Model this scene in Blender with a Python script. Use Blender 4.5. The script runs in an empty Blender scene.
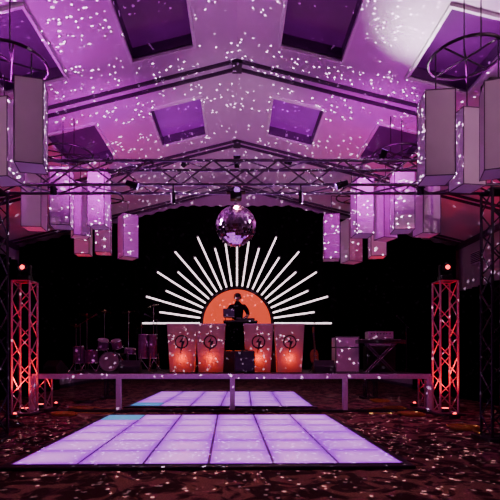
import bpy, bmesh, math, random
from mathutils import Vector, Matrix
random.seed(7)
C = bpy.context.scene.collection

# ------------------------------------------------------------------ materials
def mat(name, col, rough=0.6, metal=0.0, emit=None, es=0.0, noise=0.0, nscale=20.0, bump=0.0, bscale=60.0, spec=.5):
    m = bpy.data.materials.new(name); m.use_nodes = True
    nt = m.node_tree; b = nt.nodes['Principled BSDF']
    b.inputs['Base Color'].default_value = (*col, 1)
    b.inputs['Roughness'].default_value = rough
    b.inputs['Metallic'].default_value = metal
    b.inputs['Specular IOR Level'].default_value = spec
    tc = nt.nodes.new('ShaderNodeTexCoord')
    if emit:
        b.inputs['Emission Color'].default_value = (*emit, 1)
        b.inputs['Emission Strength'].default_value = es
    if noise > 0:
        n = nt.nodes.new('ShaderNodeTexNoise'); n.inputs['Scale'].default_value = nscale
        n.inputs['Detail'].default_value = 4
        r = nt.nodes.new('ShaderNodeValToRGB')
        r.color_ramp.elements[0].position = 0.3; r.color_ramp.elements[1].position = 0.7
        r.color_ramp.elements[0].color = (*[c*(1-noise) for c in col], 1)
        r.color_ramp.elements[1].color = (*[min(1, c*(1+noise)) for c in col], 1)
        nt.links.new(tc.outputs['Object'], n.inputs['Vector'])
        nt.links.new(n.outputs['Fac'], r.inputs['Fac'])
        nt.links.new(r.outputs['Color'], b.inputs['Base Color'])
    if bump > 0:
        n2 = nt.nodes.new('ShaderNodeTexNoise'); n2.inputs['Scale'].default_value = bscale
        bp = nt.nodes.new('ShaderNodeBump'); bp.inputs['Strength'].default_value = bump
        nt.links.new(tc.outputs['Object'], n2.inputs['Vector'])
        nt.links.new(n2.outputs['Fac'], bp.inputs['Height'])
        nt.links.new(bp.outputs['Normal'], b.inputs['Normal'])
    return m

M_ceil = mat('ceiling_plaster', (.74,.60,.73), .85, noise=.04, nscale=1.5)  # white ceiling; purple tint put into the colour to deepen the purple light
M_wall = mat('wall_paint', (.5,.42,.47), .85, noise=.05, nscale=2)
M_drape = mat('black_drape', (.002,.0018,.002), 1.0, noise=.3, nscale=4, spec=.03)
M_beam = mat('beam_paint', (.05,.02,.06), .6, noise=.1)
M_frame = mat('skylight_frame', (.8,.75,.8), .5, noise=.05)
M_well = mat('skylight_well', (.12,.02,.15), .7, noise=.1)
M_pane_glow = mat('skylight_pane', (.22,.008,.34), .45, emit=(.36,.0,.46), es=.36, noise=.35, nscale=1.2)  # pane is no lamp; purple glow put in so it looks luminous
M_pane_dark_glow = mat('skylight_pane_dark_glow', (.07,.006,.09), .35, emit=(.30,.0,.38), es=.13, noise=.35, nscale=1.2)  # darker pane, with a weaker purple glow put in
M_truss = mat('truss_aluminium', (.24,.18,.25), .38, 1.0, noise=.1, nscale=8)
M_truss_b = mat('truss_dark', (.06,.05,.06), .45, .8, noise=.1, nscale=8)
M_black = mat('black_plastic', (.012,.012,.013), .45, noise=.2)
M_metal = mat('chrome', (.75,.75,.78), .15, 1.0)
M_lant = mat('lantern_fabric', (.84,.78,.80), .8, noise=.04, nscale=3, bump=.05, bscale=200)
M_lframe = mat('lantern_frame', (.12,.06,.12), .5)
M_mirror = mat('mirror', (.82,.76,.85), .03, 1.0)
M_stageframe = mat('stage_frame', (.62,.46,.60), .45, .1, noise=.1)
M_deck = mat('stage_deck', (.03,.025,.028), .7, noise=.3, nscale=5)
M_tube = mat('led_tube', (.9,.9,.9), .4, emit=(1,.76,.84), es=3.0)
M_red = mat('red_lens', (.5,.03,.02), .3, emit=(1,.04,.05), es=6)
M_violet = mat('violet_lens', (.3,.1,.5), .3, emit=(.6,.15,1), es=.8)
M_yellow = mat('yellow_cable', (.55,.38,.05), .5, noise=.2)
M_cymbal = mat('cymbal_bronze', (.55,.42,.18), .25, 1.0)
M_shell = mat('drum_shell', (.30,.09,.28), .2, .5, noise=.2)
M_skin = mat('skin', (.42,.24,.17), .55, noise=.08)
M_shirt = mat('black_shirt', (.008,.007,.009), .95, noise=.2, spec=.2)
M_jean = mat('dark_jeans', (.02,.022,.035), .9, noise=.2)
M_hair = mat('dark_hair', (.012,.009,.007), .6, bump=.5, bscale=300)
M_wood = mat('guitar_wood', (.35,.12,.04), .25, noise=.3, nscale=6)
M_white = mat('white_case', (.65,.52,.58), .5, noise=.05)
M_silver = mat('amp_silver', (.5,.42,.48), .5, noise=.1)
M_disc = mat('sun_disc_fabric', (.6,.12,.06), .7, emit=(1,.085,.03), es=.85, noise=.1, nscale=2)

def scrim_mat():
    """thin white stretch fabric, lets light of the lamp inside shine through"""
    m = bpy.data.materials.new('podium_scrim'); m.use_nodes=True
    nt=m.node_tree; b=nt.nodes['Principled BSDF']; out=nt.nodes['Material Output']
    tc=nt.nodes.new('ShaderNodeTexCoord'); n=nt.nodes.new('ShaderNodeTexNoise'); n.inputs['Scale'].default_value=6
    r=nt.nodes.new('ShaderNodeValToRGB'); r.color_ramp.elements[0].color=(.48,.38,.36,1); r.color_ramp.elements[1].color=(.56,.46,.42,1)
    nt.links.new(tc.outputs['Object'],n.inputs['Vector']); nt.links.new(n.outputs['Fac'],r.inputs['Fac']); nt.links.new(r.outputs['Color'],b.inputs['Base Color'])
    b.inputs['Roughness'].default_value=.8; b.inputs['Specular IOR Level'].default_value=.1
    t=nt.nodes.new('ShaderNodeBsdfTranslucent'); t.inputs['Color'].default_value=(.8,.70,.65,1)
    mx=nt.nodes.new('ShaderNodeMixShader'); mx.inputs[0].default_value=.55
    nt.links.new(b.outputs[0],mx.inputs[1]); nt.links.new(t.outputs[0],mx.inputs[2]); nt.links.new(mx.outputs[0],out.inputs['Surface'])
    return m
M_pod=scrim_mat()
M_podtop=mat('podium_top',(.6,.48,.46),.6,noise=.05)

def carpet_mat():
    m = bpy.data.materials.new('patterned_carpet'); m.use_nodes=True
    nt=m.node_tree; b=nt.nodes['Principled BSDF']; b.inputs['Roughness'].default_value=.95
    b.inputs['Specular IOR Level'].default_value=.1
    tc=nt.nodes.new('ShaderNodeTexCoord')
    wn=nt.nodes.new('ShaderNodeTexNoise'); wn.inputs['Scale'].default_value=2.6; wn.inputs['Detail'].default_value=3
    wn.inputs['Distortion'].default_value=1.5
    r=nt.nodes.new('ShaderNodeValToRGB'); e=r.color_ramp.elements
    e[0].position=.44; e[0].color=(.05,.022,.018,1); e[1].position=.56; e[1].color=(.32,.17,.11,1)
    x=r.color_ramp.elements.new(.50); x.color=(.14,.065,.05,1)
    f=nt.nodes.new('ShaderNodeTexNoise'); f.inputs['Scale'].default_value=45; f.inputs['Detail'].default_value=3
    mx=nt.nodes.new('ShaderNodeMix'); mx.data_type='RGBA'; mx.blend_type='MULTIPLY'; mx.inputs['Factor'].default_value=.6
    r2=nt.nodes.new('ShaderNodeValToRGB'); r2.color_ramp.elements[0].position=.35; r2.color_ramp.elements[1].position=.6
    r2.color_ramp.elements[0].color=(.35,.35,.35,1)
    nt.links.new(tc.outputs['Object'],wn.inputs['Vector']); nt.links.new(wn.outputs['Fac'],r.inputs['Fac'])
    nt.links.new(tc.outputs['Object'],f.inputs['Vector']); nt.links.new(f.outputs['Fac'],r2.inputs['Fac'])
    nt.links.new(r.outputs['Color'],mx.inputs[6]); nt.links.new(r2.outputs['Color'],mx.inputs[7])
    nt.links.new(mx.outputs[2],b.inputs['Base Color'])
    bp=nt.nodes.new('ShaderNodeBump'); bp.inputs['Strength'].default_value=.5
    nt.links.new(f.outputs['Fac'],bp.inputs['Height']); nt.links.new(bp.outputs['Normal'],b.inputs['Normal'])
    return m
M_carpet=carpet_mat()

FW,FD=5.2,4.85; NC,NR=6,6
tw=FW/NC; td=FD/NR
def led_mat(name, c1, c2, s):
    """edge-to-centre diffused LED panel: brighter at the centre of each tile"""
    m = bpy.data.materials.new(name); m.use_nodes = True
    nt = m.node_tree; b = nt.nodes['Principled BSDF']
    b.inputs['Base Color'].default_value = (.3,.22,.4,1); b.inputs['Roughness'].default_value = .3
    tc = nt.nodes.new('ShaderNodeTexCoord'); sp=nt.nodes.new('ShaderNodeSeparateXYZ')
    nt.links.new(tc.outputs['Object'], sp.inputs[0])
    def math_(op,a,bv=None,b2=None):
        n=nt.nodes.new('ShaderNodeMath'); n.operation=op
        if hasattr(a,'node'): nt.links.new(a,n.inputs[0])
        else: n.inputs[0].default_value=a
        if b2 is not None: nt.links.new(b2,n.inputs[1])
        elif bv is not None: n.inputs[1].default_value=bv
        return n.outputs[0]
    def tri(sock,L,half):
        t=math_('ADD',sock,half); t=math_('DIVIDE',t,L); t=math_('FRACT',t); t=math_('SUBTRACT',t,.5); return math_('ABSOLUTE',t)
    dx=tri(sp.outputs[0],tw,FW/2); dy=tri(sp.outputs[1],td,FD/2)
    mxx=math_('MAXIMUM',dx,b2=dy)
    n = nt.nodes.new('ShaderNodeTexNoise'); n.inputs['Scale'].default_value = .7; n.inputs['Detail'].default_value = 1
    nt.links.new(tc.outputs['Object'], n.inputs['Vector'])
    v=math_('MULTIPLY',mxx,2.0); v=math_('POWER',v,3.0); nn=math_('MULTIPLY',n.outputs['Fac'],.9); v=math_('MULTIPLY',v,.65)
    v=math_('ADD',v,b2=nn); v=math_('SUBTRACT',v,.25)
    r = nt.nodes.new('ShaderNodeValToRGB')
    r.color_ramp.elements[0].position = 0; r.color_ramp.elements[1].position = .75
    r.color_ramp.elements[0].color = (*c2,1); r.color_ramp.elements[1].color = (*c1,1)
    nt.links.new(v, r.inputs['Fac'])
    nt.links.new(r.outputs['Color'], b.inputs['Emission Color'])
    b.inputs['Emission Strength'].default_value = s
    return m
M_led = led_mat('led_tile_violet', (.38,.01,.76), (.95,.30,1.0), 1.3)
M_led_c = led_mat('led_tile_cyan', (.02,.35,.75), (.05,.5,.85), .9)

# ------------------------------------------------------------------ builder
class MB:
    def __init__(s): s.bm = bmesh.new()
    def box(s, c, size, rot=None):
        m = Matrix.Translation(c)
        if rot is not None: m = m @ rot.to_4x4()
        m = m @ Matrix.Diagonal((*size, 1))
        bmesh.ops.create_cube(s.bm, size=1, matrix=m); return s
    def cyl(s, a, b, r, r2=None, seg=10, caps=True):
        a = Vector(a); b = Vector(b); d = b-a; L = d.length
        if L < 1e-6: return s
        q = Vector((0,0,1)).rotation_difference(d.normalized()).to_matrix().to_4x4()
        bmesh.ops.create_cone(s.bm, cap_ends=caps, segments=seg, radius1=r, radius2=r if r2 is None else r2,
                              depth=L, matrix=Matrix.Translation((a+b)/2) @ q); return s
    def sph(s, c, r, sc=(1,1,1), u=16, v=10):
        bmesh.ops.create_uvsphere(s.bm, u_segments=u, v_segments=v, radius=r,
            matrix=Matrix.Translation(c) @ Matrix.Diagonal((*sc,1))); return s
    def torus(s, c, R, r, nrm=(0,0,1), seg=32, ms=8):
        q = Vector((0,0,1)).rotation_difference(Vector(nrm).normalized()).to_matrix()
        rows = []
        for i in range(seg):
            a = 2*math.pi*i/seg; row = []
            for j in range(ms):
                b = 2*math.pi*j/ms
                p = Vector(((R+r*math.cos(b))*math.cos(a), (R+r*math.cos(b))*math.sin(a), r*math.sin(b)))
                row.append(s.bm.verts.new(q @ p + Vector(c)))
            rows.append(row)
        for i in range(seg):
            for j in range(ms):
                s.bm.faces.new((rows[i][j], rows[(i+1)%seg][j], rows[(i+1)%seg][(j+1)%ms], rows[i][(j+1)%ms]))
        return s
    def face(s, pts): s.bm.faces.new([s.bm.verts.new(p) for p in pts]); return s
    def prism(s, pts, off):
        a = [s.bm.verts.new(p) for p in pts]; b = [s.bm.verts.new(Vector(p)+Vector(off)) for p in pts]
        s.bm.faces.new(a); s.bm.faces.new(b[::-1]); n = len(a)
        for i in range(n): s.bm.faces.new((a[i], b[i], b[(i+1)%n], a[(i+1)%n]))
        return s
    def path(s, pts, r, seg=6):
        for i in range(len(pts)-1):
            s.cyl(pts[i], pts[i+1], r, seg=seg)
        return s
    def truss(s, a, b, w, h, up=(0,0,1), r=.022, step=None):
        a = Vector(a); b = Vector(b); d = (b-a); L = d.length; d.normalize()
        up = Vector(up); side = d.cross(up).normalized(); up = side.cross(d).normalized()
        cs = [side*w/2+up*h/2, -side*w/2+up*h/2, -side*w/2-up*h/2, side*w/2-up*h/2]
        for c in cs: s.cyl(a+c, b+c, r, seg=8)
        n = max(2, round(L/(step or max(w,h)*1.05)))
        for k in range(4):
            c0, c1 = cs[k], cs[(k+1)%4]
            for i in range(n):
                p = a+d*L*i/n; q = a+d*L*(i+1)/n
                if i % 2: s.cyl(p+c1, q+c0, r*.55, seg=6)
                else: s.cyl(p+c0, q+c1, r*.55, seg=6)
            for e in (a, b): s.cyl(e+c0, e+c1, r*.8, seg=6)
        return s
    def obj(s, name, m, parent=None, smooth=False, bevel=0, loc=None, rot=None):
        bmesh.ops.recalc_face_normals(s.bm, faces=s.bm.faces)
        me = bpy.data.meshes.new(name); s.bm.to_mesh(me); s.bm.free()
        o = bpy.data.objects.new(name, me); C.objects.link(o); me.materials.append(m)
        if smooth:
            for p in me.polygons: p.use_smooth = True
            try: me.set_sharp_from_angle(angle=math.radians(40))
            except Exception: pass
        if bevel:
            bv = o.modifiers.new('bevel','BEVEL'); bv.width = bevel; bv.segments = 2; bv.limit_method='ANGLE'
        if parent: o.parent = parent
        if loc: o.location = loc
        if rot: o.rotation_euler = rot
        return o
def grp(name, loc=(0,0,0), rz=0):
    e = bpy.data.objects.new(name, None); C.objects.link(e); e.location = loc; e.rotation_euler = (0,0,rz)
    e.empty_display_size = .2; return e

def lamp(kind, name, loc, target, energy, col, parent=None, size=60, blend=.7, rad=.05, lsize=None):
    l = bpy.data.lights.new(name, kind); l.energy = energy; l.color = col
    if kind == 'SPOT': l.spot_size = math.radians(size); l.spot_blend = blend; l.shadow_soft_size = rad
    elif kind == 'POINT': l.shadow_soft_size = rad
    elif kind == 'AREA': l.shape='DISK'; l.size = lsize or .5
    o = bpy.data.objects.new(name, l); C.objects.link(o)
    o.location = loc
    if target is not None:
        d = Vector(target)-Vector(loc)
        o.rotation_euler = d.to_track_quat('-Z','Y').to_euler()
    if parent: o.parent = parent
    return o

# ------------------------------------------------------------------ room shell
W=8.0; RZ=7.5; SL=.25; YB=16.3; YF=-6.0
zr = lambda x: RZ - SL*abs(x)
MB().box((0,(YB+YF)/2,-.05),(2*W,YB-YF,.1)).obj('floor', M_carpet)
wells=[]
m = MB()
xs = [-W,-4.3,-3.2,-1.95,-.82,0,.82,1.95,3.2,4.3,W]
ys = [YF, -.1,1.6, 3.3,5.0,6.7,8.4,10.1,11.8,YB]
for i in range(len(xs)-1):
    for j in range(len(ys)-1):
        x0,x1,y0,y1 = xs[i],xs[i+1],ys[j],ys[j+1]
        if {abs(x0),abs(x1)} in ({4.3,3.2},{1.95,.82}) and (y0 in (-.1,3.3,6.7,10.1)):
            wells.append((x0,x1,y0,y1)); continue
        m.face([(x0,y0,zr(x0)),(x1,y0,zr(x1)),(x1,y1,zr(x1)),(x0,y1,zr(x0))])
bmesh.ops.remove_doubles(m.bm, verts=m.bm.verts, dist=.001)
m.obj('ceiling', M_ceil)
for k,(x0,x1,y0,y1) in enumerate(wells):
    g = grp('window_%d'%(k+1))
    D=.22
    w = MB()
    P=[(x0,y0),(x1,y0),(x1,y1),(x0,y1)]
    for a in range(4):
        p,q=P[a],P[(a+1)%4]
        w.face([(p[0],p[1],zr(p[0])),(q[0],q[1],zr(q[0])),(q[0],q[1],zr(q[0])+D),(p[0],p[1],zr(p[0])+D)])
    w.obj('skylight_well', M_well, g)
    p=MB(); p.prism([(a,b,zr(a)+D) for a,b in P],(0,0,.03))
    p.obj('skylight_pane', M_pane_glow if (y0>9 and abs(x0+x1)<4) else M_pane_dark_glow, g)
    f=MB(); t=.05; dz=-.05
    def edge(a,b,ox,oy):
        f.prism([(a[0],a[1],zr(a[0])+dz),(b[0],b[1],zr(b[0])+dz),(b[0]+ox,b[1]+oy,zr(b[0]+ox)+dz),(a[0]+ox,a[1]+oy,zr(a[0]+ox)+dz)],(0,0,.07))
    edge((x0-t,y0-t),(x1+t,y0-t),0,t); edge((x0-t,y1),(x1+t,y1),0,t)
    edge((x0,y0),(x0,y1),-t,0); edge((x1,y0),(x1,y1),t,0)
    f.obj('skylight_frame', M_frame, g)

def wall(name, pts, off): return MB().prism(pts, off).obj(name, M_wall)
wall('wall_back', [(-W,YB,0),(W,YB,0),(W,YB,zr(W)),(0,YB,RZ),(-W,YB,zr(W))], (0,.1,0))
wall('wall_front', [(-W,YF,0),(W,YF,0),(W,YF,zr(W)),(0,YF,RZ),(-W,YF,zr(W))], (0,-.1,0))
wall('wall_left', [(-W,YF,0),(-W,YB,0),(-W,YB,zr(W)),(-W,YF,zr(W))], (-.1,0,0))
wall('wall_right', [(W,YF,0),(W,YB,0),(W,YB,zr(W)),(W,YF,zr(W))], (.1,0,0))
n=1
for y in (2.5,5.85,9.25,12.65,15.9):
    r=MB()
    for s in (-1,1):
        for dy in (-.13,.13):
            r.prism([(0,y+dy-.02,RZ-.005),(s*W,y+dy-.02,zr(W)-.005),(s*W,y+dy-.02,zr(W)-.07),(0,y+dy-.02,RZ-.07)],(0,.04,0))  # dark strips drawn for the shadow lines along the beam edges
    r.box((0,y,RZ-.08),(.2,.30,.09))
    r.obj('trim_%d'%n, M_beam); n+=1
for s,nm in ((-1,'left'),(1,'right')):
    MB().box((s*(W-.06),(YB+YF)/2,zr(W)-.12),(.1,YB-YF,.18)).obj('trim_%d'%n, M_beam); n+=1
    MB().box((s*(W-.02),(YB+YF)/2,.08),(.03,YB-YF,.16)).obj('baseboard_'+nm, M_beam)

def drape(name, p0, p1, ztop, z0=.02, amp=.07, wl=.42):
    a=Vector(p0); b=Vector(p1); L=(b-a).length; d=(b-a).normalized(); nrm=Vector((-d.y,d.x,0))
    N=int(L/.07); bm=bmesh.new(); prev=None
    for i in range(N+1):
        t=L*i/N; o=nrm*amp*(math.sin(2*math.pi*t/wl)+.35*math.sin(2*math.pi*t/wl*.37+1))
        p=a+d*t+o
        v0=bm.verts.new((p.x,p.y,z0)); v1=bm.verts.new((p.x,p.y,ztop(p.x)))
        if prev: bm.faces.new((prev[0],v0,v1,prev[1]))
        prev=(v0,v1)
    me=bpy.data.meshes.new(name); bm.to_mesh(me); bm.free()
    o=bpy.data.objects.new(name,me); C.objects.link(o); me.materials.append(M_drape)
    for pl in me.polygons: pl.use_smooth=True
drape('stage_curtain',(-7.75,16.0,0),(7.75,16.0,0),lambda x:min(6.8,zr(x)-.22))
drape('side_curtain',(-7.7,4,0),(-7.7,15.7,0),lambda x:4.8)
drape('side_curtain.001',(7.7,4,0),(7.7,15.7,0),lambda x:3.7)
g=grp('wall_vent'); MB().box((7.97,14.9,4.75),(.05,.8,.4)).obj('vent_frame',M_frame,g)
v=MB()
for i in range(6): v.box((7.93,14.9,4.6+i*.06),(.03,.72,.02))
v.obj('louvres',M_black,g)

# ------------------------------------------------------------------ LED dance floor
g=grp('led_dance_floor',(-.42,8.40,0),math.radians(1.0))
MB().box((0,0,.025),(FW+.26,FD+.26,.05)).obj('black_edge_ramp',M_black,g,bevel=.02)
a=MB(); c=MB(); sm=MB()
for i in range(NC):
    for j in range(NR):
        cx=-FW/2+tw*(i+.5); cy=-FD/2+td*(j+.5)
        tgt = c if (i==0 and j==NR-1) else a
        tgt.box((cx,cy,.056),(tw-.04,td-.025,.014))
a.obj('led_tiles',M_led,g); c.obj('cyan_led_tiles',M_led_c,g)
for i in range(NC+1): sm.box((-FW/2+tw*i,0,.054),(.03,FD,.012))
for i in range(NR+1): sm.box((0,-FD/2+td*i,.053),(FW,.02,.012))
sm.obj('tile_seams',mat('tile_seam',(.3,.15,.4),.4),g)  # seams tinted to carry the colour glow of the tiles

# ------------------------------------------------------------------ stage with mirrored fascia
SY=11.8; SX0=-5.35; SX1=5.05; DZ=1.0
g=grp('stage')
MB().box(((SX0+SX1)/2,(SY+15.6)/2+.03,DZ-.06),(SX1-SX0,15.6-SY,.12)).obj('deck',M_deck,g)
MB().box(((SX0+SX1)/2,SY-.01,DZ-.06),(SX1-SX0+.04,.06,.13)).obj('deck_edge_rail',M_stageframe,g,bevel=.008)
MB().box(((SX0+SX1)/2,SY-.01,.04),(SX1-SX0+.04,.06,.06)).obj('bottom_rail',M_truss_b,g,bevel=.008)
px=[SX0,-3.1,-.12,2.83,SX1]
p=MB()
for x in px: p.box((x,SY-.015,.5),(.13,.07,.88))
p.obj('fascia_posts',M_stageframe,g,bevel=.01)
for i in range(4):
    MB().box(((px[i]+px[i+1])/2,SY+.01,.5),(px[i+1]-px[i]-.13,.02,.84)).obj('mirror_panel_%d'%i,M_mirror,g)
l=MB()
for x in (SX0+.1,-2.5,0,2.5,SX1-.1):
    for y in (12.6,14,15.4): l.cyl((x,y,0),(x,y,.9),.04)
l.obj('legs',M_truss_b,g)
MB().box((0,13.75,1.31),(2.6,1.6,.62)).obj('dj_riser',M_deck,g,bevel=.01)

# ------------------------------------------------------------------ sunburst
SC=Vector((0,15.0,2.56))
g=grp('sunburst_light_display')
t=MB(); hold=MB()
NS=23
for i in range(NS):
    an=math.pi*i/(NS-1)
    r1=3.15 if i%2==0 else 2.6
    if i in (10,12): r1=2.75
    r0=1.24
    d=Vector((math.cos(an),0,math.sin(an)))
    t.cyl(SC+d*r0,SC+d*r1,.026,seg=10)
    hold.cyl(SC+d*(r0-.06),SC+d*r0,.036,seg=10); hold.cyl(SC+d*r1,SC+d*(r1+.05),.036,seg=10)
t.obj('led_tubes',M_tube,g,smooth=True)
hold.torus(SC,1.17,.025,(0,1,0),seg=48)
hold.cyl(SC+Vector((-1.6,.1,-1.5)),SC+Vector((-1.0,.1,.6)),.03); hold.cyl(SC+Vector((1.6,.1,-1.5)),SC+Vector((1.0,.1,.6)),.03)
hold.obj('tube_holder_frame',M_truss_b,g)
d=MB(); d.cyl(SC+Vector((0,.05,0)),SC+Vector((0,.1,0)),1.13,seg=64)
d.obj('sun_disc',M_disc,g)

# ------------------------------------------------------------------ podiums
def podium(name,x,y=12.6):
    g=grp(name,(x,y,DZ))
    b=MB(); H=1.33; a0=.33;a1=.40; d0=.2;d1=.26
    bot=[(-a0,-d0,.02),(a0,-d0,.02),(a0,d0,.02),(-a0,d0,.02)]; top=[(-a1,-d1,H),(a1,-d1,H),(a1,d1,H),(-a1,d1,H)]
    vb=[b.bm.verts.new(p) for p in bot]; vt=[b.bm.verts.new(p) for p in top]
    for i in range(4): b.bm.faces.new((vb[i],vb[(i+1)%4],vt[(i+1)%4],vt[i]))
    b.obj('fabric_scrim',M_pod,g)
    MB().box((0,0,.012),(.68,.42,.02)).obj('base_plate',M_black,g)
    MB().box((0,0,H+.015),(.84,.56,.03)).obj('top_plate',M_podtop,g,bevel=.008)
    fr=MB()
    for sx in (-1,1):
        for sy in (-1,1): fr.cyl((sx*.29,sy*.16,.02),(sx*.36,sy*.22,H),.014,seg=8)
    fr.obj('inner_frame',M_truss_b,g)
    fy=lambda z:-(d0+(d1-d0)*z/H)-.008
    zc=.86; e=MB(); e.torus((0,fy(zc)-.012,zc),.17,.02,(0,1,.05),seg=40,ms=6)
    e.prism([(.04,fy(1.0)-.012,1.0),(-.08,fy(.84)-.012,.84),(0,fy(.84)-.012,.85),(-.04,fy(.5)-.012,.52),(.09,fy(.88)-.012,.89),(.01,fy(.88)-.012,.88)],(0,.008,0))
    e.obj('emblem',M_black,g)
    MB().cyl((0,.08,.02),(0,.08,.2),.06,seg=16).obj('inner_lamp_base',M_black,g)
    lamp('POINT','inner_lamp',(0,-.08,.42),None,5.5,(1,.045,.0),g,rad=.05)
for i,x in enumerate((-1.52,-.73,.59,1.45)):
    podium('podium' if i==0 else 'podium.%03d'%i, x)

# ------------------------------------------------------------------ trusses
TY=8.0
g=grp('lighting_truss')
t=MB(); t.truss((-4.35,TY,4.66),(4.65,TY,4.66),.42,.42,r=.028,step=.55); t.obj('box_truss_span',M_truss,g,smooth=True)
def tower(name,x,y,h,w,m,r=.025):
    g=grp(name,(x,y,0))
    t=MB(); t.truss((0,0,.06),(0,0,h),w,w,up=(0,1,0),r=r,step=w*1.0); t.obj('lattice',m,g,smooth=True)
    MB().box((0,0,.03),(w+.25,w+.25,.05)).obj('base_plate',M_truss_b,g,bevel=.01)
    MB().box((0,0,h+.01),(w+.06,w+.06,.02)).obj('head_plate',M_truss_b,g,bevel=.005)
    return g
tower('truss_tower',-4.35,TY,4.4,.36,M_truss_b)
tower('truss_tower.001',4.62,TY,4.4,.36,M_truss_b)
for i,(x) in enumerate((-4.55,4.55)):
    t=MB(); t.truss((x,TY,4.92),(x,TY,zr(x)-.02),.26,.26,up=(0,1,0),r=.02,step=.32)
    t.obj('hanging_truss' if i==0 else 'hanging_truss.001',M_truss_b,smooth=True)

def moving_head(g,z,lens):
    MB().box((0,0,z+.06),(.30,.26,.12)).obj('head_base',M_black,g,bevel=.015)
    y=MB(); y.box((-.14,0,z+.25),(.035,.12,.28)); y.box((.14,0,z+.25),(.035,.12,.28)); y.box((0,0,z+.13),(.31,.12,.03))
    y.obj('yoke',M_black,g,bevel=.01)
    h=MB(); h.cyl((0,.13,z+.28),(0,-.14,z+.31),.10,.12,seg=20); h.obj('lamp_head',M_black,g,smooth=True)
    MB().cyl((0,-.14,z+.31),(0,-.15,z+.311),.055,seg=20).obj('lens',lens,g)
M_truss_w = mat('truss_powdercoat', (.5,.28,.3), .5, .2, noise=.1, nscale=8)
for i,(x,y) in enumerate(((-5.35,11.35),(5.25,11.35))):
    g=tower('uplit_truss_tower' if i==0 else 'uplit_truss_tower.001',x,y,3.35,.44,M_truss_w,r=.026)
    moving_head(g,3.38,M_red)
    MB().cyl((0,0,.06),(0,0,.16),.1,seg=16).obj('uplight_body',M_black,g)
    MB().cyl((0,0,.16),(0,0,.17),.08,seg=16).obj('uplight_lens',M_red,g)
    lamp('SPOT','uplight_lamp',(0,0,.2),(0,0.01,3),280,(1,.015,.025),g,size=60,blend=.5,rad=.06)
    s=-1 if i==0 else 1
    b=MB(); b.box((-s*.12,-.75,.06),(.2,.18,.1)); b.obj('added_par_body',M_black,g,bevel=.02)  # added spot in front of the tower, makes its lattice redder
    MB().cyl((-s*.12,-.75,.112),(-s*.12,-.74,.12),.04,seg=16).obj('added_par_lens',M_red,g)
    lamp('SPOT','added_par_lamp',(-s*.12,-.72,.15),(0,0,2.6),240,(1,.01,.035),g,size=80,blend=.8,rad=.05)

# ------------------------------------------------------------------ disco ball
g=grp('disco_ball',(-.02,TY,3.79))
bm=bmesh.new(); R=.355; NRG=22
for i in range(NRG):
    th0=math.pi*i/NRG; th1=math.pi*(i+1)/NRG; thm=(th0+th1)/2
    nseg=max(4,int(round(2*NRG*math.sin(thm))))
    for j in range(nseg):
        ph=2*math.pi*(j+.5)/nseg
        nrm=Vector((math.sin(thm)*math.cos(ph),math.sin(thm)*math.sin(ph),math.cos(thm)))
        u=Vector((-math.sin(ph),math.cos(ph),0)); v=nrm.cross(u)
        n2=(nrm+u*random.uniform(-.14,.14)+v*random.uniform(-.14,.14)).normalized()
        u2=(u-n2*u.dot(n2)).normalized(); v2=n2.cross(u2)
        hw=math.pi*R*math.sin(thm)/nseg*.93; hv=math.pi*R/NRG/2*.93; c=nrm*R
        f=bm.faces.new([bm.verts.new(c+u2*a*hw+v2*b*hv) for a,b in ((-1,-1),(1,-1),(1,1),(-1,1))])
me=bpy.data.meshes.new('mirror_tiles'); bm.to_mesh(me); bm.free()
o=bpy.data.objects.new('mirror_tiles',me); C.objects.link(o); o.parent=g
me.materials.append(mat('ball_mirror',(.92,.62,.95),.15,1.0))
MB().sph((0,0,0),R-.02,u=32,v=20).obj('ball_core',mat('ball_core_grey',(.25,.08,.28),.4),g,smooth=True)
x=MB(); x.cyl((0,0,R-.02),(0,0,R+.05),.05,seg=16); x.cyl((0,0,R+.05),(0,0,.47),.012); x.obj('ball_cap',M_metal,g)
x=MB(); x.box((0,0,.53),(.2,.16,.13)); x.box((0,0,.60),(.34,.12,.03)); x.obj('rotation_motor',M_black,g,bevel=.01)

# ------------------------------------------------------------------ lantern chandeliers
LW=.47; LH=1.2
def chandelier(name, boxes, cx, cy, rodx, rody, zc=5.85, rad=.5):
    g=grp(name,(0,0,0))
    rg=MB()
    rg.torus((cx,cy,zc),rad,.022,seg=40)
    for k in range(2):
        a=math.pi*k/2+.5; d=Vector((math.cos(a),math.sin(a),0))*rad
        rg.cyl(Vector((cx,cy,zc))-d,Vector((cx,cy,zc))+d,.014,seg=6)
    for s in (-1,1):
        xx=rodx+s*.12
        rg.cyl((xx,rody,zc),(xx,rody,zr(xx)),.010,seg=6)
    rg.cyl((rodx-.12,rody,zc),(cx,cy,zc),.014,seg=6); rg.cyl((rodx+.12,rody,zc),(cx,cy,zc),.014,seg=6)
    for (x,y,zb,rz,w) in boxes:
        dx,dy=x-cx,y-cy; L=math.hypot(dx,dy) or 1
        rg.cyl((x,y,zc),(x,y,zb+LH),.010,seg=6)
        if L>rad: rg.cyl((cx,cy,zc),(x,y,zc),.014,seg=6)
    rg.obj('hanging_ring',M_truss_b,g)
    for (x,y,zb,rz,w) in boxes:
        R_=Matrix.Rotation(rz,3,'Z'); c=Vector((x,y,zb+LH/2))
        MB().box(c,(w,w,LH),R_).obj('lantern_shade',M_lant,g,bevel=.006)
        f=MB(); e=.012
        for sx in (-1,1):
            for sy in (-1,1):
                f.box(c+R_@Vector((sx*w/2,sy*w/2,0)),(e,e,LH+.02),R_)
        for sz in (-1,1):
            for s in (-1,1):
                f.box(c+R_@Vector((s*w/2,0,sz*LH/2)),(e,w,e),R_); f.box(c+R_@Vector((0,s*w/2,sz*LH/2)),(w,e,e),R_)
        f.obj('lantern_edge_frame',M_lframe,g)
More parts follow.
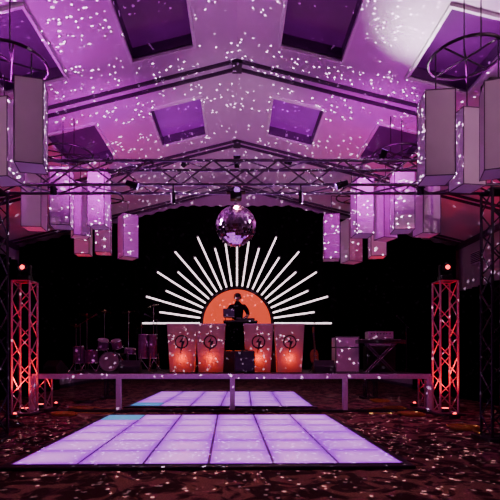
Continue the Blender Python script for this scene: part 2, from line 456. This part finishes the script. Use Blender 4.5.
r=math.radians
chandelier('lantern_chandelier',[(-2.97,6.5,4.2,r(14),.38),(-3.62,7.0,4.2,r(-10),.40)],-3.35,6.7,-3.35,6.4)
chandelier('lantern_chandelier.001',[(-3.7,9.5,4.2,r(8),.40),(-3.58,10.3,4.2,r(30),.36),(-3.0,9.8,4.28,r(-6),.37),(-4.5,10,4.3,r(5),.42)],-3.65,9.75,-3.65,9.75)
chandelier('lantern_chandelier.002',[(-4.3,12.6,4.3,r(5),.40),(-3.62,12.2,4.25,r(10),.40),(-3.1,12.8,4.25,r(35),.44)],-3.65,12.4,-3.65,12.3)
chandelier('lantern_chandelier.003',[(2.87,6.5,4.02,r(-6),.40),(3.68,7.2,4.16,r(8),.38),(3.6,6.2,4.0,r(-20),.40)],3.35,6.6,3.35,6.4)
chandelier('lantern_chandelier.004',[(3.45,9.4,4.08,r(-6),.40),(4.08,9.7,4.08,r(10),.40),(3.4,10.3,4.15,r(20),.36),(2.75,9.9,4.12,r(5),.38)],3.45,9.75,3.45,9.75)
chandelier('lantern_chandelier.005',[(2.58,12.3,4.1,r(-8),.42),(3.28,12.9,4.15,r(20),.44),(3.8,12.2,4.15,r(-5),.40)],3.25,12.4,3.25,12.3)

# ------------------------------------------------------------------ DJ booth + DJ on riser
RZT=DZ+.62
g=grp('dj_booth',(.1,13.3,RZT))
MB().box((0,0,.86),(1.0,.5,.05)).obj('table_top',M_black,g,bevel=.01)
b=MB(); N=40
prev=None
for i in range(N+1):
    x=-.5+i/N; y=-.25+.015*math.sin(i*1.3)
    v0=b.bm.verts.new((x,y,.01)); v1=b.bm.verts.new((x*.98,-.24,.87))
    if prev: b.bm.faces.new((prev[0],v0,v1,prev[1]))
    prev=(v0,v1)
b.obj('table_drape',M_drape,g,smooth=True)
l=MB()
for sx in (-.45,.45):
    for sy in (-.2,.2): l.cyl((sx,sy,0),(sx,sy,.85),.02)
l.obj('table_legs',M_truss_b,g)
g=grp('dj_controller',(.24,13.3,RZT+.885))
MB().box((0,0,.035),(.56,.34,.07)).obj('body',M_black,g,bevel=.01)
j=MB()
for s in (-.19,.19): j.cyl((s,0,.07),(s,0,.085),.08,seg=24)
j.obj('jog_wheels',M_silver,g)
k=MB()
for i in range(4):
    for jx in range(3): k.cyl((-.05+.05*jx,-.12+.07*i,.07),(-.05+.05*jx,-.12+.07*i,.095),.01,seg=8)
k.obj('knobs',M_metal,g)
g=grp('laptop',(-.24,13.22,RZT+.885))
x=MB(); x.cyl((-.1,0,0),(-.1,0,.1),.012); x.cyl((.1,0,0),(.1,0,.1),.012); x.box((0,0,.1),(.28,.2,.012)); x.box((0,0,.006),(.26,.2,.012)); x.obj('laptop_stand',M_black,g)
MB().box((0,0,.116),(.33,.23,.018)).obj('keyboard_deck',M_silver,g,bevel=.004)
MB().box((0,-.15,.23),(.33,.012,.22),Matrix.Rotation(.25,3,'X')).obj('screen_lid',mat('laptop_lid',(.08,.07,.09),.4,.5),g,bevel=.004)
g=grp('combo_amplifier',(.2,12.1,DZ))
MB().box((0,0,.32),(.54,.26,.58)).obj('cabinet',M_black,g,bevel=.02)
MB().box((0,-.133,.26),(.48,.01,.38)).obj('grille',M_truss_b,g)
x=MB(); x.box((0,0,.63),(.2,.03,.03))
for s in (-1,1): x.cyl((s*.22,0,.005),(s*.22,0,.035),.03)
x.obj('handle_and_feet',M_black,g)

def skin_obj(name,chains,m,parent,sub=2):
    verts=[];edges=[];rad=[];roots=[]
    for pts,rr,att in chains:
        prev=att
        for i,p in enumerate(pts):
            verts.append(p); rad.append(rr[i]); idx=len(verts)-1
            if prev is None: roots.append(idx)
            else: edges.append((prev,idx))
            prev=idx
    me=bpy.data.meshes.new(name); me.from_pydata(verts,edges,[]); me.update()
    o=bpy.data.objects.new(name,me); C.objects.link(o); o.parent=parent
    sm=o.modifiers.new('skin','SKIN'); sm.use_smooth_shade=True; sm.branch_smoothing=.3
    sv=me.skin_vertices[0].data
    for i,v in enumerate(sv):
        q=rad[i]; v.radius=q if isinstance(q,tuple) else (q,q); v.use_root = i in roots
    ss=o.modifiers.new('sub','SUBSURF'); ss.levels=sub; ss.render_levels=sub
    me.materials.append(m); return o

dj=grp('dj_man',(.02,13.98,RZT))
P=[((0,.05,.95),(.19,.13)),((0,.03,1.08),(.175,.13)),((0,-.03,1.22),(.21,.14)),((0,-.07,1.36),(.22,.13)),((0,-.09,1.44),(.12,.09)),((0,-.12,1.54),(.065,.065))]
ch=[([p for p,_ in P],[q for _,q in P],None)]
ch.append(([(-.20,-.08,1.385),(-.30,-.12,1.22),(-.34,-.16,1.10),],[.09,.072,.058],3))
ch.append(([(.20,-.08,1.385),(.30,-.10,1.22),(.32,-.14,1.09)],[.09,.072,.058],3))
torso=skin_obj('shirt_torso',ch,M_shirt,dj)
fa=[([(-.335,-.155,1.12),(-.30,-.28,1.06),(-.24,-.42,1.02),(-.23,-.48,1.01)],[.05,.046,.03,(.038,.018)],None),
    ([(.318,-.135,1.11),(.275,-.27,1.04),(.2,-.42,1.0),(.19,-.48,.99)],[.05,.046,.03,(.038,.018)],None)]
skin_obj('forearms',fa,M_skin,dj)
fch=[]
for bx,by,bz in ((-.23,-.48,1.01),(.19,-.48,.99)):
    s=1 if bx<0 else -1
    for k,L in enumerate((.075,.085,.08,.062)):
        ox=(k-1.5)*.019*(-s)
        fch.append(([(bx+ox,by-.02,bz),(bx+ox*1.1,by-.02-L*.5,bz-.006),(bx+ox*1.15,by-.02-L*.8,bz-.024),(bx+ox*1.15,by-.02-L*.95,bz-.045)],[.009,.0085,.008,.007],None))
    fch.append(([(bx+s*.022,by+.015,bz),(bx+s*.045,by-.015,bz-.008),(bx+s*.05,by-.045,bz-.022)],[.011,.010,.008],None))
skin_obj('fingers',fch,M_skin,dj,1)
lg=[([(0,.05,.93),(-.10,.05,.88),(-.12,.03,.68),(-.12,.01,.48),(-.125,.04,.26),(-.13,.06,.08)],[(.17,.12),.115,.095,.07,.06,.045],None),
    ([(.10,.05,.88),(.13,.02,.68),(.14,.0,.48),(.145,.03,.26),(.15,.06,.08)],[.115,.095,.07,.06,.045],0)]
skin_obj('jeans',lg,M_jean,dj)
sh=MB()
for x in (-.13,.15): sh.sph((x,0.01,.05),.05,(1,2.6,1))
sh.obj('shoes',M_black,dj,smooth=True)
h=grp('head',(0,-.15,1.64)); h.parent=dj; h.rotation_euler=(r(22),0,r(-8))
hd=MB(); hd.sph((0,0,0),.1,(.82,.97,1.2),u=24,v=18)
for v in hd.bm.verts:
    if v.co.z<-.03:
        f=1-.35*((-v.co.z-.03)/.09); v.co.x*=f; v.co.y*= (1-.1*((-v.co.z-.03)/.09))
hd.sph((0,-.098,-.012),.018,(.7,.9,1.5),8,6); hd.sph((0,-.088,-.058),.02,(1.2,.45,.4),8,6)
for s in (-1,1):
    hd.sph((s*.083,.008,-.005),.025,(.35,.8,1.2),8,6)
    hd.sph((s*.03,-.083,.03),.02,(1.1,.5,.35),8,6)
hd.obj('face',M_skin,h,smooth=True)
ey=MB()
for s in (-1,1): ey.sph((s*.03,-.086,.008),.011,(1,.7,.7),8,6)
ey.obj('eyes',M_white,h,smooth=True)
hr=MB(); hr.sph((0,.012,.025),.108,(.86,.98,1.12),u=24,v=18)
dl=[v for v in hr.bm.verts if (v.co.z<.045 and v.co.y<-.01) or v.co.z<-.03]
bmesh.ops.delete(hr.bm,geom=dl,context='VERTS'); hr.obj('hair',M_hair,h,smooth=True)
hp=MB(); hp.torus((0,.0,.035),.11,.01,(0,1,0),24,6)
for v in list(hp.bm.verts):
    if v.co.z<0.0: v.co.z=0.0
for s in (-1,1): hp.cyl((s*.08,.008,-.005),(s*.116,.008,-.005),.038,seg=16)
hp.obj('headphones',M_black,h,smooth=True)

# ------------------------------------------------------------------ drum kit
g=grp('drum_kit',(-3.75,13.4,DZ))
def drum(mb,rim,c,R,H,ax):
    ax=Vector(ax).normalized(); a=Vector(c)-ax*H/2; b=Vector(c)+ax*H/2
    mb.cyl(a,b,R,seg=32)
    rim.torus(a,R+.005,.014,ax,32,6); rim.torus(b,R+.005,.014,ax,32,6)
sh_=MB(); rm=MB(); hd_=MB()
for c,R,H,ax in (((0,0,.3),.28,.42,(0,1,0)),((-.2,-.12,.82),.16,.24,(.15,-.45,1)),((.2,-.12,.82),.15,.22,(-.15,-.45,1)),((-.62,.12,.45),.2,.38,(0,0,1)),((.52,.2,.62),.18,.14,(.1,-.1,1)),((-1.0,.1,.5),.17,.5,(0,0,1)),((.95,.0,.75),.14,.7,(0,0,1)),((1.22,.1,.75),.13,.7,(0,0,1))):
    drum(sh_,rm,c,R,H,ax); a=Vector(ax).normalized()
    if ax==(0,1,0): a=-a
    hd_.cyl(Vector(c)+a*(H/2-.002),Vector(c)+a*(H/2+.006),R*.97,seg=32)
sh_.obj('drum_shells',M_shell,g,smooth=True); rm.obj('hoops',M_metal,g,smooth=True); hd_.obj('drum_heads',mat('drum_head',(.3,.22,.28),.5),g)
st=MB(); cy=MB()
for (x,y,z,R) in ((-.75,.1,1.7,.24),(-.3,.35,1.85,.22),(.45,.3,1.8,.24),(.85,.25,1.35,.18),(-1.15,.3,1.4,.22),(1.2,.35,2.0,.2)):
    T=Matrix.Rotation(.28 if x<0 else -.2,3,'Y')@Matrix.Rotation(.25,3,'X'); nn=T@Vector((0,0,1)); c0=Vector((x,y,z))
    cy.cyl(c0,c0+nn*.02,R,.03,seg=32); cy.sph((x,y,z+.015),.035,(1,1,.7),12,8)
    st.cyl((x,y,.3),(x,y,z+.06),.013)
    for k in range(3):
        a=2*math.pi*k/3; st.cyl((x,y,.35),(x+.25*math.cos(a),y+.25*math.sin(a),.01),.011)
cy.cyl((.85,.25,1.32),(.85,.25,1.34),.03,.18,seg=32)
for x,y,zz in ((-.62,.12,.25),(-1.0,.1,.25),(.95,0,.45),(1.22,.1,.45),(.52,.2,.55)):
    for k in range(3):
        a=2*math.pi*k/3+.3; st.cyl((x+.17*math.cos(a),y+.17*math.sin(a),zz+.1),(x+.21*math.cos(a),y+.21*math.sin(a),.01),.009)
st.cyl((-.18,-.05,.75),(-.05,0,.5),.012); st.cyl((.18,-.05,.75),(.05,0,.5),.012)
for s in (-1,1): st.cyl((s*.26,-.1,.35),(s*.36,-.28,.01),.01)
cy.obj('cymbals',M_cymbal,g,smooth=True); st.obj('stands',M_metal,g)
x=MB(); x.cyl((0,.75,.48),(0,.75,.56),.17,seg=24); x.cyl((0,.75,.05),(0,.75,.5),.02)
for k in range(3):
    a=2*math.pi*k/3; x.cyl((0,.75,.2),(.25*math.cos(a),.75+.25*math.sin(a),.01),.01)
x.obj('drum_throne',M_black,g)

def mic_stand(name,x,y,h,boom=(.35,-.1,.18)):
    g=grp(name,(x,y,DZ)); s=MB()
    s.cyl((0,0,.02),(0,0,h),.012)
    for k in range(3):
        a=2*math.pi*k/3; s.cyl((0,0,.12),(.24*math.cos(a),.24*math.sin(a),.012),.01)
    b=Vector(boom); s.cyl(Vector((0,0,h))-b*.5,Vector((0,0,h))+b,.009); s.sph((0,0,h),.022)
    s.obj('tripod_boom',M_truss_b,g)
    m=MB(); e=Vector((0,0,h))+b; m.cyl(e,e+b.normalized()*.14,.014,.02); m.sph(e+b.normalized()*.16,.028)
    m.obj('microphone',M_black,g,smooth=True)
mic_stand('microphone_stand',-4.3,12.35,1.35)
mic_stand('microphone_stand.001',-2.3,12.9,1.5,(-.2,0,.1))
mic_stand('microphone_stand.002',2.2,12.85,1.45,(-.1,-.1,.1))
mic_stand('microphone_stand.003',4.85,12.9,1.35,(-.15,0,.15))
# ------------------------------------------------------------------ keyboard
g=grp('stage_keyboard',(3.95,12.4,DZ))
x=MB()
for y in (-.12,.12):
    x.cyl((-.38,y,.02),(.38,y,.8),.018); x.cyl((.38,y,.02),(-.38,y,.8),.018)
for s in (-1,1): x.cyl((s*.38,-.22,.02),(s*.38,.22,.02),.018); x.cyl((s*.38,-.18,.8),(s*.38,.18,.8),.018)
x.obj('x_stand',M_truss,g)
MB().box((0,0,.87),(1.3,.34,.1)).obj('keyboard_body',M_black,g,bevel=.012)
k=MB(); bk=MB()
for i in range(44):
    X=-.6+i*.0268
    k.box((X,.08,.925),(.0245,.15,.016))
    if i%7 in (0,1,3,4,5): bk.box((X+.0134,.05,.937),(.013,.09,.016))
k.obj('white_keys',M_white,g); bk.obj('black_keys',M_black,g)
g=grp('amplifier',(4.2,13.3,DZ))
MB().box((0,0,.98),(.75,.32,.42)).obj('amp_cabinet',M_silver,g,bevel=.02)
MB().box((0,-.165,.93),(.68,.01,.26)).obj('speaker_grille',mat('grille_cloth',(.4,.34,.36),.9,noise=.3,nscale=80),g)
k=MB()
for i in range(7): k.cyl((-.28+i*.09,-.165,1.12),(-.28+i*.09,-.19,1.12),.016,seg=10)
k.obj('knobs',M_black,g)
MB().box((0,0,.39),(.85,.42,.76)).obj('speaker_cabinet',M_black,g,bevel=.02)
MB().box((0,0,1.21),(.18,.03,.025)).obj('handle',M_black,g)
g=grp('equipment_case',(3.15,13.1,DZ))
MB().box((0,0,.52),(.66,.5,1.0)).obj('case_body',M_white,g,bevel=.01)
e=MB()
for sx in (-1,1):
    for sy in (-1,1): e.box((sx*.33,sy*.25,.52),(.03,.03,1.02))
for z in (.02,1.02,.72):
    for s in (-1,1): e.box((0,s*.25,z),(.68,.025,.03)); e.box((s*.33,0,z),(.025,.52,.03))
e.obj('aluminium_edges',M_metal,g)
g=grp('electric_guitar',(2.35,13.4,DZ+.03)); g.rotation_euler=(r(-10),0,r(10))
pts=[]
for i in range(36):
    a=2*math.pi*i/36; rr=.17+.035*math.cos(2*a)-.03*math.sin(a)
    pts.append((rr*math.sin(a)*.95,-.02,.42+rr*-math.cos(a)*1.15))
MB().prism(pts,(0,.045,0)).obj('body',M_wood,g,bevel=.008)
MB().box((0,-.01,.86),(.055,.025,.6)).obj('neck',M_black,g)
MB().prism([(-.03,-.01,1.15),(.03,-.01,1.15),(.05,-.01,1.32),(-.02,-.01,1.34)],(0,.02,0)).obj('headstock',M_wood,g)
x=MB()
for i in range(6): x.cyl((-.02+i*.008,-.026,.35),(-.02+i*.008,-.026,1.16),.0015,seg=4)
x.box((0,-.03,.34),(.09,.015,.03)); x.box((0,-.027,.45),(.08,.01,.03)); x.obj('strings_and_bridge',M_metal,g)
x=MB(); x.cyl((0,.06,.05),(0,.06,.7),.012); x.cyl((0,.06,.3),(-.22,-.12,0.0),.01); x.cyl((0,.06,.3),(.22,-.12,0.0),.01); x.cyl((0,.06,.3),(0,.26,.03),.01)
x.cyl((-.12,-.06,.24),(.12,-.06,.24),.01); x.cyl((0,.06,.24),(0,-.06,.24),.01); x.obj('guitar_stand',M_truss_b,g)
def wedge(name,x,y,rz,z=DZ):
    g=grp(name,(x,y,z),rz)
    MB().prism([(-.28,-.2,0),(-.28,.2,0),(-.28,.2,.2),(-.28,.05,.36),(-.28,-.2,.12)],(.56,0,0)).obj('cabinet',M_black,g,bevel=.01)
    MB().box((0,-.085,.25),(.5,.3,.012),Matrix.Rotation(math.atan2(.24,.25),3,'X')).obj('grille',M_truss_b,g)
wedge('floor_monitor_speaker',-2.9,12.25,r(180)); wedge('floor_monitor_speaker.001',2.35,12.2,r(180)); wedge('floor_monitor_speaker.002',-4.95,12.3,r(150))
def cable(name,cx,cy,R,m,n=5,z=.0,tail=None):
    mb=MB(); pts=[]
    for i in range(n*20):
        a=2*math.pi*i/20; rr=R*(1+.12*math.sin(i*.37)+.1*math.sin(i*.11))
        pts.append((cx+rr*math.cos(a)+.04*math.sin(i*.2),cy+rr*math.sin(a)*.8,.018+.012*(i//20)))
    if tail: 
        x0,y0,z0=pts[-1]
        for k in range(1,13): 
            t=k/12; pts.append((x0+(tail[0]-x0)*t+.1*math.sin(t*9),y0+(tail[1]-y0)*t+.06*math.sin(t*7),z0*(1-t)+.018*t))
    mb.path(pts,.014); mb.obj(name,m,smooth=True)
cable('coiled_cable',4.35,11.2,.28,M_yellow,tail=(3.3,11.4))
cable('coiled_cable.001',4.6,9.1,.28,M_yellow,tail=(4.5,8.45))
cable('coiled_cable.002',-4.8,9.5,.25,M_black,tail=(-4.5,8.5))
cable('coiled_cable.003',-4.3,11.2,.28,M_yellow,tail=(-3.2,11.5))

# ------------------------------------------------------------------ lights
def par(name,loc,target,energy,col,size,lensmat,blend=.8,rad=.06,yoke=True):
    g=grp(name,(0,0,0)); L=Vector(loc); d=(Vector(target)-L).normalized()
    b=MB(); b.cyl(L-d*.2,L,.045,.065,seg=20); b.obj('par_housing',M_black,g,smooth=True)
    y=MB(); sd=d.cross(Vector((0,1,.001))).normalized(); y.cyl(L-d*.1-sd*.08,L-d*.1+sd*.08,.012)
    y.obj('yoke',M_black,g)
    MB().cyl(L+d*.001,L+d*.006,.055,seg=20).obj('lens',lensmat,g)
    lamp('SPOT','lamp',L+d*.02,target,energy,col,g,size=size,blend=blend,rad=rad)
    return g
MAG=(.74,.0,.82); LAV=(.98,.46,.92); PNK=(1.0,.14,.6)
i=0
specs=[
 ((-4.0,7.9,5.0),(-2.8,6.3,7),290,MAG,125),
 ((4.0,7.9,5.0),(2.6,6.3,7),180,MAG,125),
 ((-2.3,8.1,5.0),(-3.4,11.8,6.6),310,MAG,115),
 ((2.3,8.1,5.0),(3.4,11.8,6.6),310,MAG,115),
 ((-.9,8.1,5.0),(0,10.4,7.4),75,LAV,80),
 ((.9,8.1,5.0),(0,12.0,7.4),65,LAV,75),
 ((0,7.9,5.0),(0,7.0,7.2),32,LAV,110),
 ((2.6,7.9,5.1),(3.2,7.0,6.8),420,(1,.86,.96),76,1.0),
 ((-3.3,8.1,4.4),(-4.2,11.2,.5),150,PNK,85),  # added pink wash, brightens the left stage gear and rail
 ((3.3,8.1,4.4),(4.2,11.2,.5),150,PNK,85),  # added pink wash, brightens the right stage gear and rail
 ((0,7.9,4.4),(0,3.4,0),230,(1,.34,.34),100),  # added down wash, brightens the near carpet
 ((0,8.1,4.4),(0,11.6,.6),60,(1,.28,.55),95),  # added central wash, brightens the stage front rail
]
for s in specs:
    par('par_light' if i==0 else 'par_light.%03d'%i,s[0],s[1],s[2],s[3],s[4],M_violet,blend=s[5] if len(s)>5 else .8); i+=1
for x in (-7.6,7.6):
    g=par('par_light.%03d'%i,(x,1.0,4.6),(x*.40,9,5.3),600 if x>0 else 380,(1,.46,.78),40,M_violet); i+=1  # added lamps on the side walls to brighten the lanterns
    MB().cyl((x,.88,4.6),(x*1.05,.88,4.6),.015).obj('added_wall_bracket',M_black,g)
for x in (-1.7,1.7):
    par('added_ball_spot' if x<0 else 'added_ball_spot.001',(x,7.7,4.38),(0,TY-.1,3.79),60,(.9,.25,1),26,M_violet)  # added spots so the mirror tiles catch light
def added_fleck_lamp(name,loc,energy,scale,th,off):  # added dot-pattern lamp standing in for flecks thrown by the disco ball
    g=grp(name,loc)
    MB().cyl((0,0,.1),(0,0,.3),.04,seg=16).obj('added_lamp_body',M_black,g,smooth=True)
    MB().cyl((0,0,.3),(0,0,.43),.012).obj('added_drop_rod',M_black,g)
    o=lamp('POINT','fleck_gobo_lamp',(0,0,0),None,energy,(1,.66,1),g,rad=.003)
    l=o.data; l.use_nodes=True; nt=l.node_tree; em=[n for n in nt.nodes if n.type=='EMISSION'][0]
    tc=nt.nodes.new('ShaderNodeTexCoord'); mp=nt.nodes.new('ShaderNodeMapping'); mp.inputs['Location'].default_value=off
    vo=nt.nodes.new('ShaderNodeTexVoronoi'); vo.inputs['Scale'].default_value=scale
    lt=nt.nodes.new('ShaderNodeMath'); lt.operation='LESS_THAN'; lt.inputs[1].default_value=th
    nt.links.new(tc.outputs['Normal'],mp.inputs['Vector']); nt.links.new(mp.outputs['Vector'],vo.inputs['Vector'])
    nt.links.new(vo.outputs['Distance'],lt.inputs[0]); nt.links.new(lt.outputs[0],em.inputs['Strength'])
added_fleck_lamp('added_fleck_lamp',(-1.1,7.75,4.0),4200,33,.162,(0,0,0))
added_fleck_lamp('added_fleck_lamp.001',(1.1,7.75,4.0),4200,33,.162,(3.3,1.7,.4))

w=bpy.data.worlds.new('World'); bpy.context.scene.world=w; w.use_nodes=True
w.node_tree.nodes['Background'].inputs[0].default_value=(.01,.006,.015,1)

cd=bpy.data.cameras.new('camera'); cam=bpy.data.objects.new('camera',cd); C.objects.link(cam)
cam.location=(0,0,1.5); cam.rotation_euler=(math.pi/2,0,0)
cd.sensor_width=36; cd.lens=32.4; cd.shift_x=.026; cd.shift_y=.21
bpy.context.scene.camera=cam
